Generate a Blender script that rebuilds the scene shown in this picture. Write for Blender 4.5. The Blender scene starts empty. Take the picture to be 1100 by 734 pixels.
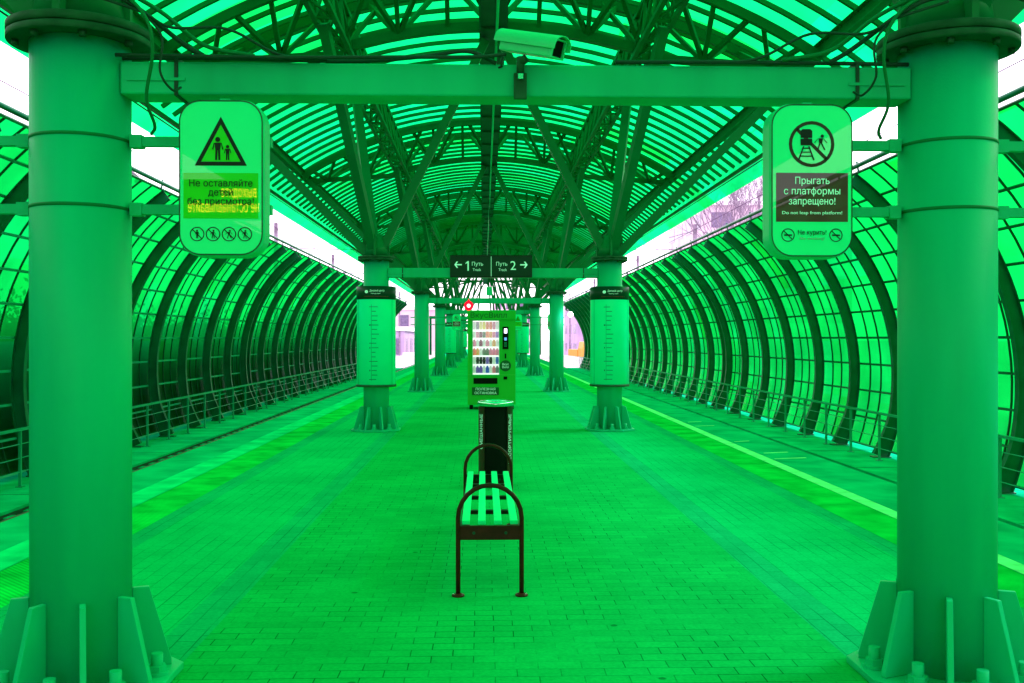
import bpy, math, random
from math import sin, cos, pi, radians as R, sqrt
from mathutils import Vector, Matrix
random.seed(7)
SC = bpy.context.scene
COL = SC.collection

# ------------------------------------------------------------ camera, world, sun, exposure
EYE = 1.455
cam_d = bpy.data.cameras.new('camera'); cam = bpy.data.objects.new('camera', cam_d); COL.objects.link(cam)
cam.location = (-0.153, 0, EYE)
cam.rotation_euler = (pi/2 - 0.0028, 0, -0.0285)
cam_d.sensor_width = 36; cam_d.lens = 34.98; cam_d.clip_start = 0.05; cam_d.clip_end = 4000
SC.camera = cam
SUN_EL, SUN_AZ = 42, 75          # azimuth clockwise from +Y (down the platform)
w = bpy.data.worlds.new('World'); SC.world = w; w.use_nodes = True
nt = w.node_tree; bg = nt.nodes['Background']
sky = nt.nodes.new('ShaderNodeTexSky'); sky.sky_type = 'NISHITA'; sky.sun_disc = False
sky.sun_elevation = R(SUN_EL); sky.sun_rotation = R(SUN_AZ); sky.dust_density = 4
mx = nt.nodes.new('ShaderNodeMix'); mx.data_type = 'RGBA'
nz = nt.nodes.new('ShaderNodeTexNoise'); nz.inputs['Scale'].default_value = 3.0; nz.inputs['Detail'].default_value = 5
rp = nt.nodes.new('ShaderNodeValToRGB')
rp.color_ramp.elements[0].position = .3; rp.color_ramp.elements[0].color = (9.5, 8.2, 9.8, 1)
rp.color_ramp.elements[1].position = .75; rp.color_ramp.elements[1].color = (12.5, 11.0, 12.6, 1)
nt.links.new(nz.outputs['Fac'], rp.inputs['Fac'])
mx.inputs[0].default_value = .9
nt.links.new(sky.outputs[0], mx.inputs[6]); nt.links.new(rp.outputs[0], mx.inputs[7])
nt.links.new(mx.outputs[2], bg.inputs['Color']); bg.inputs['Strength'].default_value = .12
sun_d = bpy.data.lights.new('sun', 'SUN'); sun_d.energy = 1.2; sun_d.angle = R(14); sun_d.color = (1, .95, .9)
sun = bpy.data.objects.new('sun', sun_d); COL.objects.link(sun)
sd = Vector((sin(R(SUN_AZ))*cos(R(SUN_EL)), cos(R(SUN_AZ))*cos(R(SUN_EL)), sin(R(SUN_EL))))
sun.rotation_euler = sd.to_track_quat('Z', 'Y').to_euler(); sun.location = (30, 0, 30)
SC.view_settings.view_transform = 'Standard'; SC.view_settings.look = 'None'
SC.view_settings.gamma = 1; SC.view_settings.exposure = 1.58
try: SC.view_settings.use_curve_mapping = False
except Exception: pass
SC.cycles.max_bounces = 8; SC.cycles.diffuse_bounces = 4; SC.cycles.glossy_bounces = 3
SC.cycles.transmission_bounces = 4; SC.cycles.transparent_max_bounces = 24
SC.cycles.sample_clamp_indirect = 6; SC.cycles.use_denoising = True
SC.cycles.caustics_reflective = False; SC.cycles.caustics_refractive = False

# ------------------------------------------------------------ materials
def mat(name, col, rough=.6, metal=0, var=.12, scale=3., bump=0, bscale=40, emit=None, estr=0, spec=.15, streak=False, col2=None, coat=0):
    m = bpy.data.materials.new(name); m.use_nodes = True; t = m.node_tree; b = t.nodes['Principled BSDF']
    b.inputs['Roughness'].default_value = rough; b.inputs['Metallic'].default_value = metal
    b.inputs['Specular IOR Level'].default_value = spec
    if coat: b.inputs['Coat Weight'].default_value = coat; b.inputs['Coat Roughness'].default_value = 0
    tc = t.nodes.new('ShaderNodeTexCoord')
    n = t.nodes.new('ShaderNodeTexNoise'); n.inputs['Scale'].default_value = scale; n.inputs['Detail'].default_value = 6
    src = tc.outputs['Object']
    if streak:
        mp = t.nodes.new('ShaderNodeMapping'); mp.inputs['Scale'].default_value = (1, 1, .12)
        t.links.new(src, mp.inputs[0]); src = mp.outputs[0]
    t.links.new(src, n.inputs['Vector'])
    r = t.nodes.new('ShaderNodeValToRGB'); r.color_ramp.elements[0].position = .3; r.color_ramp.elements[1].position = .7
    c2 = col2 or tuple(c*(1-var*1.6) for c in col)
    r.color_ramp.elements[0].color = (*c2, 1); r.color_ramp.elements[1].color = (*[min(1, c*(1+var*.6)) for c in col], 1)
    t.links.new(n.outputs['Fac'], r.inputs['Fac']); t.links.new(r.outputs[0], b.inputs['Base Color'])
    if bump:
        n2 = t.nodes.new('ShaderNodeTexNoise'); n2.inputs['Scale'].default_value = bscale; n2.inputs['Detail'].default_value = 4
        t.links.new(tc.outputs['Object'], n2.inputs['Vector'])
        bp = t.nodes.new('ShaderNodeBump'); bp.inputs['Strength'].default_value = bump; bp.inputs['Distance'].default_value = .01
        t.links.new(n2.outputs['Fac'], bp.inputs['Height']); t.links.new(bp.outputs[0], b.inputs['Normal'])
    if emit: b.inputs['Emission Color'].default_value = (*emit, 1); b.inputs['Emission Strength'].default_value = estr
    return m

def glaze_mat(name, T, trans, px, py, dirt=.25):
    """translucent green polycarbonate: mix of tinted see-through and diffusing, a slightly different tint per panel"""
    m = bpy.data.materials.new(name); m.use_nodes = True; t = m.node_tree; t.nodes.clear()
    L = t.links.new; N = t.nodes.new
    out = N('ShaderNodeOutputMaterial'); tc = N('ShaderNodeTexCoord')
    mp = N('ShaderNodeMapping'); mp.inputs['Scale'].default_value = (px, py, px); L(tc.outputs['Object'], mp.inputs[0])
    fl = N('ShaderNodeVectorMath'); fl.operation = 'FLOOR'; L(mp.outputs[0], fl.inputs[0])
    wn = N('ShaderNodeTexWhiteNoise'); wn.noise_dimensions = '3D'; L(fl.outputs[0], wn.inputs['Vector'])
    r = N('ShaderNodeValToRGB'); e = r.color_ramp.elements
    e[0].position = 0; e[0].color = (T[0]*1.0, T[1]*.82, T[2]*.35, 1)
    e[1].position = 1; e[1].color = (T[0], T[1]*1.0, T[2]*1.35, 1)
    x = e.new(.12); x.color = (T[0], T[1]*.95, T[2]*.8, 1); x = e.new(.8); x.color = (T[0], T[1], T[2], 1)
    L(wn.outputs['Value'], r.inputs[0])
    nz = N('ShaderNodeTexNoise'); nz.inputs['Scale'].default_value = .8; nz.inputs['Detail'].default_value = 7; L(tc.outputs['Object'], nz.inputs[0])
    mr = N('ShaderNodeMapRange'); mr.inputs[1].default_value = .35; mr.inputs[2].default_value = .7; mr.inputs[3].default_value = 1-dirt; mr.inputs[4].default_value = 1
    L(nz.outputs['Fac'], mr.inputs[0])
    mu = N('ShaderNodeVectorMath'); mu.operation = 'SCALE'; L(r.outputs[0], mu.inputs[0]); L(mr.outputs[0], mu.inputs['Scale'])
    tr = N('ShaderNodeBsdfTransparent'); tl = N('ShaderNodeBsdfTranslucent'); L(mu.outputs[0], tr.inputs[0]); L(mu.outputs[0], tl.inputs[0])
    m1 = N('ShaderNodeMixShader'); m1.inputs[0].default_value = trans; L(tr.outputs[0], m1.inputs[1]); L(tl.outputs[0], m1.inputs[2])
    gl = N('ShaderNodeBsdfGlossy'); gl.inputs['Roughness'].default_value = .25; gl.inputs[0].default_value = (.6, .9, .7, 1)
    fr = N('ShaderNodeLayerWeight'); fr.inputs[0].default_value = .12
    ml = N('ShaderNodeMath'); ml.operation = 'MULTIPLY'; ml.inputs[1].default_value = .25; L(fr.outputs[1], ml.inputs[0])
    m2 = N('ShaderNodeMixShader'); L(ml.outputs[0], m2.inputs[0]); L(m1.outputs[0], m2.inputs[1]); L(gl.outputs[0], m2.inputs[2])
    L(m2.outputs[0], out.inputs[0])
    return m

def paver_mat(name, col, bw, bh, rot=0, mortar=.05, contrast=.12, joint=.46):
    m = bpy.data.materials.new(name); m.use_nodes = True; t = m.node_tree; b = t.nodes['Principled BSDF']
    L = t.links.new; N = t.nodes.new
    tc = N('ShaderNodeTexCoord'); mp = N('ShaderNodeMapping'); mp.inputs['Rotation'].default_value = (0, 0, rot); L(tc.outputs['Object'], mp.inputs[0])
    # slight wobble so the joints are not ruler straight
    wz = N('ShaderNodeTexNoise'); wz.inputs['Scale'].default_value = 2.3; L(mp.outputs[0], wz.inputs[0])
    ws = N('ShaderNodeVectorMath'); ws.operation = 'MULTIPLY_ADD'; ws.inputs[1].default_value = (.016, .016, 0)
    L(wz.outputs['Color'], ws.inputs[0]); L(mp.outputs[0], ws.inputs[2])
    br = N('ShaderNodeTexBrick'); L(ws.outputs[0], br.inputs['Vector'])
    br.inputs['Scale'].default_value = 1; br.inputs['Brick Width'].default_value = bw; br.inputs['Row Height'].default_value = bh
    br.inputs['Mortar Size'].default_value = .0034; br.inputs['Mortar Smooth'].default_value = .4; br.offset = .5
    br.inputs['Color1'].default_value = (*[c*(1+contrast*.5) for c in col], 1); br.inputs['Color2'].default_value = (*[c*(1-contrast*.6) for c in col], 1)
    br.inputs['Mortar'].default_value = (*[c*joint for c in col], 1)
    jn = N('ShaderNodeTexNoise'); jn.inputs['Scale'].default_value = 1.7; jn.inputs['Detail'].default_value = 3; L(tc.outputs['Object'], jn.inputs[0])
    jr = N('ShaderNodeValToRGB'); jr.color_ramp.elements[0].position = .38; jr.color_ramp.elements[1].position = .62
    jr.color_ramp.elements[0].color = (*[c*joint*.8 for c in col], 1); jr.color_ramp.elements[1].color = (*[c*.93 for c in col], 1)
    L(jn.outputs['Fac'], jr.inputs[0]); L(jr.outputs[0], br.inputs['Mortar'])
    nz = N('ShaderNodeTexNoise'); nz.inputs['Scale'].default_value = .7; nz.inputs['Detail'].default_value = 8; nz.inputs['Roughness'].default_value = .65; L(tc.outputs['Object'], nz.inputs[0])
    mr = N('ShaderNodeMapRange'); mr.inputs[1].default_value = .3; mr.inputs[2].default_value = .7; mr.inputs[3].default_value = .8; mr.inputs[4].default_value = 1.12
    L(nz.outputs['Fac'], mr.inputs[0])
    # gum spots and grime
    vo = N('ShaderNodeTexVoronoi'); vo.inputs['Scale'].default_value = 2.2; L(tc.outputs['Object'], vo.inputs['Vector'])
    m3 = N('ShaderNodeMapRange'); m3.inputs[1].default_value = .03; m3.inputs[2].default_value = .05; m3.inputs[3].default_value = .5; m3.inputs[4].default_value = 1; L(vo.outputs['Distance'], m3.inputs[0])
    fz = N('ShaderNodeTexNoise'); fz.inputs['Scale'].default_value = 55; fz.inputs['Detail'].default_value = 3; L(tc.outputs['Object'], fz.inputs[0])
    m4 = N('ShaderNodeMapRange'); m4.inputs[1].default_value = .3; m4.inputs[2].default_value = .7; m4.inputs[3].default_value = .88; m4.inputs[4].default_value = 1.08; L(fz.outputs['Fac'], m4.inputs[0])
    a = N('ShaderNodeMath'); a.operation = 'MULTIPLY'; L(mr.outputs[0], a.inputs[0]); L(m3.outputs[0], a.inputs[1])
    a2 = N('ShaderNodeMath'); a2.operation = 'MULTIPLY'; L(a.outputs[0], a2.inputs[0]); L(m4.outputs[0], a2.inputs[1])
    v = N('ShaderNodeVectorMath'); v.operation = 'SCALE'; L(br.outputs['Color'], v.inputs[0]); L(a2.outputs[0], v.inputs['Scale'])
    L(v.outputs[0], b.inputs['Base Color'])
    b.inputs['Roughness'].default_value = .75; b.inputs['Specular IOR Level'].default_value = 0
    bp = N('ShaderNodeBump'); bp.inputs['Strength'].default_value = .5; bp.inputs['Distance'].default_value = .004; bp.invert = True
    L(br.outputs['Fac'], bp.inputs['Height']); L(bp.outputs[0], b.inputs['Normal'])
    return m

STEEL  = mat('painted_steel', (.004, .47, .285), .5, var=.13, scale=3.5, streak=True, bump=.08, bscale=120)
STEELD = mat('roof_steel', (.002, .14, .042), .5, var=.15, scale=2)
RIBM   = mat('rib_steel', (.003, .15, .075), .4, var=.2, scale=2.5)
FLANGE = mat('flange_steel', (.03, .09, .05), .6, var=.25, scale=12)
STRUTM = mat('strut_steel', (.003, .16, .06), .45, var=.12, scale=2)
RAILM  = mat('railing_steel', (.015, .36, .22), .4, var=.12)
MULL   = mat('mullion_metal', (.004, .07, .03), .5)
CONC   = mat('concrete', (.003, .42, .19), .9, spec=0, var=.22, scale=2.2, bump=.3, bscale=60)
CONCL  = mat('pale_concrete', (.003, .52, .24), .9, spec=0, var=.22, scale=1.6, bump=.3, bscale=60)
PAVE   = paver_mat('paving_blocks', (.004, .38, .10), .192, .095)
PAVE2  = paver_mat('paving_blocks_outer', (.003, .43, .15), .192, .095, rot=pi/2, contrast=.08, joint=.62)
PAVEB  = paver_mat('paving_blocks_dark', (.005, .36, .155), .192, .095, rot=pi/2, contrast=.12, joint=.6)
BALL   = mat('ballast', (.008, .045, .022), .9, var=.6, scale=14, bump=1, bscale=25)
WHITEL = mat('line_paint', (.22, .88, .34), .8, spec=0, var=.2, scale=6)
ROOFG  = glaze_mat('roof_polycarbonate', (.002, .67, .14), .42, .42, 1/1.282, .3)
WALLG  = glaze_mat('screen_polycarbonate', (.001, .45, .055), .58, 1/1.4, 1/.625, .35)
WHITEP = mat('sign_white', (.005, .9, .47), .25, var=.02, coat=.42)
SIGNB  = mat('sign_casing', (.02, .62, .36), .35, var=.04)
BLACK  = mat('black_print', (.012, .012, .012), .4, var=0)
DARKG  = mat('dark_board', (.006, .035, .02), .35, var=.1)
BROWN  = mat('maroon_print', (.16, .035, .03), .35, var=.1, coat=.42)
YELLOW = mat('yellow_print', (.02, .62, .01), .35, var=.04, coat=.42)
WTEXT  = mat('white_lettering', (.8, .8, .8), .5, var=0, emit=(.3, 1, .55), estr=.12)  # faint green glow added to the print to keep it bright
BENCHM = mat('bench_iron', (.09, .01, .006), .35, var=.2, scale=20)
SLATM  = mat('bench_slat', (.006, .93, .46), .5, var=.1, scale=4)
BINM   = mat('bin_black', (.006, .008, .006), .7, var=.1, spec=.04)
BINB   = mat('bin_brown', (.07, .03, .02), .35, var=.1)
CHROME = mat('polished_steel', (.75, .75, .75), .15, metal=1, var=.1, scale=9)
VENDM  = mat('vending_green', (.012, .47, .04), .35, var=.04)
VENDD  = mat('vending_dark_green', (.01, .10, .03), .4, var=.05)
CABLE  = mat('cable_rubber', (.03, .05, .04), .5, var=.1)
CABLEP = mat('cable_purple', (.10, .03, .12), .5, var=.1)
CAMM   = mat('camera_housing', (.05, .66, .36), .3, var=.05)
GROUND = mat('outside_ground', (.5, .42, .5), .9, var=.25, scale=.3)
LAV    = mat('lavender_render', (.46, .33, .52), .8, var=.15, scale=.5)
PINK   = mat('pink_render', (.62, .47, .55), .8, var=.15, scale=.5)
WINM   = mat('window_glass_dark', (.16, .12, .22), .2, var=.2)
FENCEW = mat('fence_white', (.8, .75, .78), .5, var=.05)
WALLD  = mat('dark_wall', (.035, .04, .03), .9, var=.4, scale=1.2)
BARK   = mat('bark', (.26, .19, .27), .9, var=.3, scale=5)
ORANGE = mat('orange_paint', (.75, .30, .05), .4, var=.08)
TYRE   = mat('tyre_rubber', (.02, .02, .02), .8)

# tactile strip
def tact():
    m = mat('tactile_yellow', (.002, .56, .085), .85, spec=0, var=.25, scale=3)
    t = m.node_tree; L = t.links.new; N = t.nodes.new; b = t.nodes['Principled BSDF']
    tc = N('ShaderNodeTexCoord'); wv = N('ShaderNodeTexWave'); wv.wave_type = 'BANDS'; wv.bands_direction = 'DIAGONAL'
    wv.inputs['Scale'].default_value = 15; wv.inputs['Distortion'].default_value = 0; L(tc.outputs['Object'], wv.inputs[0])
    mr = N('ShaderNodeMapRange'); mr.inputs[3].default_value = .74; mr.inputs[4].default_value = 1.06; L(wv.outputs['Fac'], mr.inputs[0])
    src = b.inputs['Base Color'].links[0].from_socket
    v = N('ShaderNodeVectorMath'); v.operation = 'SCALE'; L(src, v.inputs[0]); L(mr.outputs[0], v.inputs['Scale']); L(v.outputs[0], b.inputs['Base Color'])
    return m
TACT = tact()

# ------------------------------------------------------------ geometry helpers
class MB:
    def __init__(s): s.v = []; s.f = []; s.sm = []
    def add(s, vs, fs, smooth=False):
        o = len(s.v); s.v += [tuple(v) for v in vs]; s.f += [tuple(i+o for i in f) for f in fs]; s.sm += [smooth]*len(fs); return s
    def box(s, x0, x1, y0, y1, z0, z1):
        vs = [(x, y, z) for z in (z0, z1) for y in (y0, y1) for x in (x0, x1)]
        return s.add(vs, [(0,2,3,1),(4,5,7,6),(0,1,5,4),(2,6,7,3),(0,4,6,2),(1,3,7,5)])
    def bar(s, p, q, a, b=None, up=(0,0,1)):
        b = b or a; p = Vector(p); q = Vector(q); d = (q-p).normalized(); u = Vector(up)
        if abs(d.dot(u)) > .98: u = Vector((0,1,0))
        x = d.cross(u).normalized(); y = x.cross(d).normalized()
        vs = [c + x*(i*a/2) + y*(j*b/2) for c in (p, q) for i, j in ((-1,-1),(1,-1),(1,1),(-1,1))]
        return s.add(vs, [(0,3,2,1),(4,5,6,7),(0,1,5,4),(1,2,6,5),(2,3,7,6),(3,0,4,7)])
    def tube(s, pts, r, n=8, closed=False):
        pts = [Vector(p) for p in pts]; k = len(pts); vs = []; px = None
        for i, p in enumerate(pts):
            if closed: d = (pts[(i+1)%k]-pts[i-1]).normalized()
            else: d = (pts[min(i+1,k-1)]-pts[max(i-1,0)]).normalized()
            u = px if px else (Vector((0,0,1)) if abs(d.z) < .9 else Vector((0,1,0)))
            x = d.cross(u).normalized(); y = x.cross(d).normalized(); px = y
            vs += [p + x*(r*cos(2*pi*j/n)) + y*(r*sin(2*pi*j/n)) for j in range(n)]
        fs = []
        for i in range(k if closed else k-1):
            a, b = i*n, ((i+1)%k)*n
            fs += [(a+j, a+(j+1)%n, b+(j+1)%n, b+j) for j in range(n)]
        s.add(vs, fs, True)
        if not closed:
            o = len(s.v)-k*n
            s.f += [tuple(o+j for j in reversed(range(n))), tuple(o+(k-1)*n+j for j in range(n))]; s.sm += [False, False]
        return s
    def lathe(s, prof, n=32, c=(0,0,0), smooth=True, caps=True):
        vs = [(c[0]+r*cos(2*pi*j/n), c[1]+r*sin(2*pi*j/n), c[2]+z) for r, z in prof for j in range(n)]
        fs = [(i*n+j, i*n+(j+1)%n, (i+1)*n+(j+1)%n, (i+1)*n+j) for i in range(len(prof)-1) for j in range(n)]
        s.add(vs, fs, smooth); o = len(s.v)-len(vs)
        if caps:
            s.f += [tuple(o+j for j in reversed(range(n))), tuple(o+(len(prof)-1)*n+j for j in range(n))]; s.sm += [False, False]
        return s
    def cyl(s, c, r, z0, z1, n=32): return s.lathe([(r, z0), (r, z1)], n, c)
    def prism(s, poly, y0, y1):      # poly in x,z facing -Y
        n = len(poly); vs = [(x, y0, z) for x, z in poly] + [(x, y1, z) for x, z in poly]
        ar = sum(poly[i][0]*poly[(i+1)%n][1]-poly[(i+1)%n][0]*poly[i][1] for i in range(n))
        idx = list(range(n)) if ar > 0 else list(reversed(range(n)))
        fs = [tuple(idx), tuple(i+n for i in reversed(idx))]
        for k in range(n):
            a, b = idx[k], idx[(k+1)%n]; fs.append((a, a+n, b+n, b))
        return s.add(vs, fs)
    def ring(s, cx, cz, r0, r1, y0, y1, n=32):    # annulus facing -Y
        for j in range(n):
            a, b = 2*pi*j/n, 2*pi*(j+1)/n
            s.prism([(cx+r0*cos(a), cz+r0*sin(a)), (cx+r1*cos(a), cz+r1*sin(a)), (cx+r1*cos(b), cz+r1*sin(b)), (cx+r0*cos(b), cz+r0*sin(b))], y0, y1)
        return s
    def arc(s, cx, cz, r0, r1, a0, a1, y0, y1, n=24):   # box section swept in the XZ plane
        vs = []
        for i in range(n+1):
            a = a0+(a1-a0)*i/n
            ra = r0(i/n) if callable(r0) else r0; rb = r1(i/n) if callable(r1) else r1
            for r, y in ((ra, y0), (rb, y0), (rb, y1), (ra, y1)): vs.append((cx+r*cos(a), y, cz+r*sin(a)))
        fs = [(0,1,2,3), (4*n+3, 4*n+2, 4*n+1, 4*n)]
        for i in range(n):
            a, b = 4*i, 4*i+4
            fs += [(a+j, b+j, b+(j+1)%4, a+(j+1)%4) for j in range(4)]
        return s.add(vs, fs)
    def mesh(s, name, m, fix=True):
        me = bpy.data.meshes.new(name); me.from_pydata(s.v, [], s.f); me.materials.append(m)
        me.polygons.foreach_set('use_smooth', s.sm)
        if fix:
            import bmesh
            bm = bmesh.new(); bm.from_mesh(me); bmesh.ops.recalc_face_normals(bm, faces=bm.faces); bm.to_mesh(me); bm.free()
        me.update(); return me
    def build(s, name, m, parent=None, bevel=0):
        o = bpy.data.objects.new(name, s.mesh(name, m)); COL.objects.link(o)
        if parent: o.parent = parent
        if bevel:
            b = o.modifiers.new('bevel', 'BEVEL'); b.width = bevel; b.segments = 2; b.limit_method = 'ANGLE'; b.angle_limit = R(40)
        return o

def tag(o, label=None, cat=None, group=None, kind=None):
    if label: o['label'] = label
    if cat: o['category'] = cat
    if group: o['group'] = group
    if kind: o['kind'] = kind
    return o
def thing(name, label, cat, loc=(0,0,0), rz=0, group=None):
    o = bpy.data.objects.new(name, None); COL.objects.link(o); o.location = loc; o.rotation_euler = (0,0,rz)
    o.empty_display_size = .2
    return tag(o, label, cat, group)
def tree_copy(o, parent=None):
    kids = list(o.children); c = o.copy(); COL.objects.link(c); c.parent = parent
    for k in kids: tree_copy(k, c)
    return c
def struct(mb, name, m): return tag(mb.build(name, m), kind='structure')
def glyph_mesh(body, size, extrude, align):
    """letters as a clean mesh: outlines triangulated with the non-zero winding rule (overlapping strokes merge)"""
    import bmesh
    from mathutils.geometry import interpolate_bezier, delaunay_2d_cdt
    cu = bpy.data.curves.new('t', 'FONT'); cu.body = body; cu.size = 10; cu.align_x = align; cu.align_y = 'CENTER'
    o = bpy.data.objects.new('t', cu); COL.objects.link(o)
    c = o.to_curve(bpy.context.evaluated_depsgraph_get()); polys = []
    for sp in c.splines:
        bp = sp.bezier_points; n = len(bp); pts = []
        for k in range(n):
            a, b = bp[k], bp[(k+1) % n]
            straight = (a.handle_right-a.co).cross(b.co-a.co).length < 1e-3 and (b.handle_left-b.co).cross(b.co-a.co).length < 1e-3
            seg = [a.co, b.co] if straight else interpolate_bezier(a.co, a.handle_right, b.handle_left, b.co, 5)
            pts += [(p.x, p.y) for p in seg[:-1]]
        q = [p for k, p in enumerate(pts) if abs(p[0]-pts[k-1][0])+abs(p[1]-pts[k-1][1]) > 1e-4]
        if len(q) > 2: polys.append(q)
    o.to_curve_clear(); bpy.data.objects.remove(o)
    V = []; E = []
    for q in polys:
        b = len(V); V += [Vector(p) for p in q]; E += [(b+k, b+(k+1) % len(q)) for k in range(len(q))]
    vo, eo, fo, _, _, _ = delaunay_2d_cdt(V, E, [], 0, 1e-5)
    bb = [(min(p[0] for p in q), max(p[0] for p in q), min(p[1] for p in q), max(p[1] for p in q)) for q in polys]
    keep = []
    for f in fo:
        cx = sum(vo[k][0] for k in f)/3; cy = sum(vo[k][1] for k in f)/3; wn = 0
        for q, (x0, x1, y0, y1) in zip(polys, bb):
            if not (x0 <= cx <= x1 and y0 <= cy <= y1): continue
            for k in range(len(q)):
                (ax, ay), (bx, by) = q[k-1], q[k]
                if (ay > cy) != (by > cy) and ax+(cy-ay)*(bx-ax)/(by-ay) > cx: wn += 1 if by > ay else -1
        if wn: keep.append(f)
    k_ = size/10; me = bpy.data.meshes.new('lettering'); me.from_pydata([(v[0]*k_, v[1]*k_, 0) for v in vo], [], keep)
    bm = bmesh.new(); bm.from_mesh(me); bmesh.ops.delete(bm, geom=[v for v in bm.verts if not v.link_faces], context='VERTS')
    r = bmesh.ops.extrude_face_region(bm, geom=bm.faces[:])
    for v in r['geom']:
        if isinstance(v, bmesh.types.BMVert): v.co.z += extrude
    bmesh.ops.recalc_face_normals(bm, faces=bm.faces); bm.to_mesh(me); bm.free(); return me
def text(body, m, parent, size, x, y, z, width=None, name='lettering', align='CENTER', extrude=.001, mirror=False, vertical=False):
    me = glyph_mesh(body, size, extrude, align); me.name = name
    xs = [v.co.x for v in me.vertices] or [0, 1]
    k = width/(max(xs)-min(xs)) if width else 1
    for v in me.vertices:
        a, b, c = v.co.x*k, v.co.y, v.co.z
        if vertical: a, b = -b, a
        v.co = (x+a, y-c, z+b)
    me.materials.append(m)
    ob = bpy.data.objects.new(name, me); COL.objects.link(ob); ob.parent = parent
    return ob

# ------------------------------------------------------------ layout constants
BAY = 11.54; Y0 = 4.25; NF = 8
FY = [Y0+BAY*i for i in range(NF)]
YEND = 87.0; YS = -50.0
CX = 1.85
ZC, RR = EYE-3.32, 9.26           # roof circle centre height and radius
def roofz(x, r=RR): return ZC+sqrt(r*r-x*x)

# ------------------------------------------------------------ ground, platform, tracks
def sheet(x0, x1, y0, y1, z): return MB().add([(x0,y0,z),(x1,y0,z),(x1,y1,z),(x0,y1,z)], [(0,1,2,3)])
struct(sheet(-1500, 1500, -1500, 1500, -1.62), 'ground', GROUND)
for s in (-1, 1):
    a, b = sorted((s*3.85, s*7.22)); struct(MB().box(a, b, YS, 160, -1.6, -1.14), 'trackbed', BALL)
    a, b = sorted((s*7.21, s*9.0)); struct(MB().box(a, b, YS, YEND+.5, -1.61, -1.1), 'side_walkway', CONCL)
    j = MB()
    y = YS+.5
    while y < YEND:
        a, b = sorted((s*7.225, s*8.95)); j.box(a, b, y, y+.015, -1.12, -1.097); y += 3.0
    struct(j, 'walkway_joint', BALL)
pl = MB(); pl.box(-3.93, 3.93, YS, 140, -1.6, -.16); pl.box(-3.97, 3.97, YS, 140, -.159, 0)
struct(pl, 'platform', CONC)
struct(sheet(-1.5, 1.5, YS, 139, .004), 'paving', PAVE)
for s in (-1, 1):
    def sh(a, b, z): a, b = sorted((s*a, s*b)); return sheet(a, b, YS, 139, z)
    struct(sh(1.5, 1.7, .004), 'paving_band', PAVEB)
    struct(sh(1.7, 2.58, .004), 'paving_margin', PAVE2)
    struct(sh(2.58, 2.75, .004), 'paving_band', PAVEB)
    struct(sh(2.75, 3.16, .005), 'tactile_strip', TACT)
    struct(sh(3.17, 3.31 if s > 0 else 3.44, .005), 'edge_line', WHITEL if s > 0 else mat('worn_line_paint', (.003, .62, .25), .8, spec=0, var=.25, scale=3))
# short faded dashes on the right edge slab
d = MB()
for y, x0, x1 in ((11.9, 3.36, 3.78), (12.5, 3.4, 3.74), (13.9, 3.38, 3.62), (16.4, 3.36, 3.7), (17.2, 3.4, 3.66)): d.add([(x0,y,.004),(x1,y+.1,.004),(x1,y+.16,.004),(x0,y+.05,.004)], [(0,1,2,3)])
struct(d, 'edge_marking', WHITEL)
for s in (-1, 1):
    t = thing('railway_track', 'railway track in the trough left of the platform' if s < 0 else 'railway track in the trough right of the platform', 'railway track', (s*5.75, 0, -1.14), group='tracks beside the platform')
    for k in (-1, 1):
        r = MB(); x = k*.76
        r.box(x-.07, x+.07, YS, 158, 0.02, .04); r.box(x-.012, x+.012, YS, 158, .04, .14); r.box(x-.035, x+.035, YS, 158, .14, .18)
        r.build('rail', mat('rail_steel', (.14, .10, .08), .5), t)
    sl = MB(); y = YS
    while y < 158: sl.box(-1.3, 1.3, y, y+.25, -.02, .019); y += .62
    tag(sl.build('sleeper', CONC, t), kind='stuff')

# ------------------------------------------------------------ canopy
can = thing('station_canopy', 'long barrel vaulted canopy of green translucent roofing over the platform', 'canopy')
aX = math.asin(6.16/9.34)
g = MB(); nx = 30; vs = []
ys = [YS+i*(YEND-YS)/60 for i in range(61)]
for y in ys:
    for i in range(nx+1):
        a = -aX+2*aX*i/nx; vs.append((9.34*sin(a), y, ZC+9.34*cos(a)))
fs = [(j*(nx+1)+i, j*(nx+1)+i+1, (j+1)*(nx+1)+i+1, (j+1)*(nx+1)+i) for j in range(60) for i in range(nx)]
g.add(vs, fs, True).build('roof_glazing', ROOFG, can)
RS = BAY/18
aR = math.asin(5.72/9.3)
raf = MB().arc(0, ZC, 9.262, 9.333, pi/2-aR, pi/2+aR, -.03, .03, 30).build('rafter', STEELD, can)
first = True; y = Y0+RS*.5; k = 0; rest = MB()
yb = Y0-RS*.5
while yb > YS: rest.arc(0, ZC, 9.262, 9.333, pi/2-aR, pi/2+aR, yb-.03, yb+.03, 12); yb -= RS
while y < YEND:
    if k < 98:
        o = raf if first else raf.copy()
        if not first: COL.objects.link(o)
        first = False; o.location = (0, y, 0)
    else: rest.arc(0, ZC, 9.262, 9.333, pi/2-aR, pi/2+aR, y-.03, y+.03, 16)
    y += RS; k += 1
tag(rest.build('rafter', STEELD, can), kind='stuff')
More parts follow.
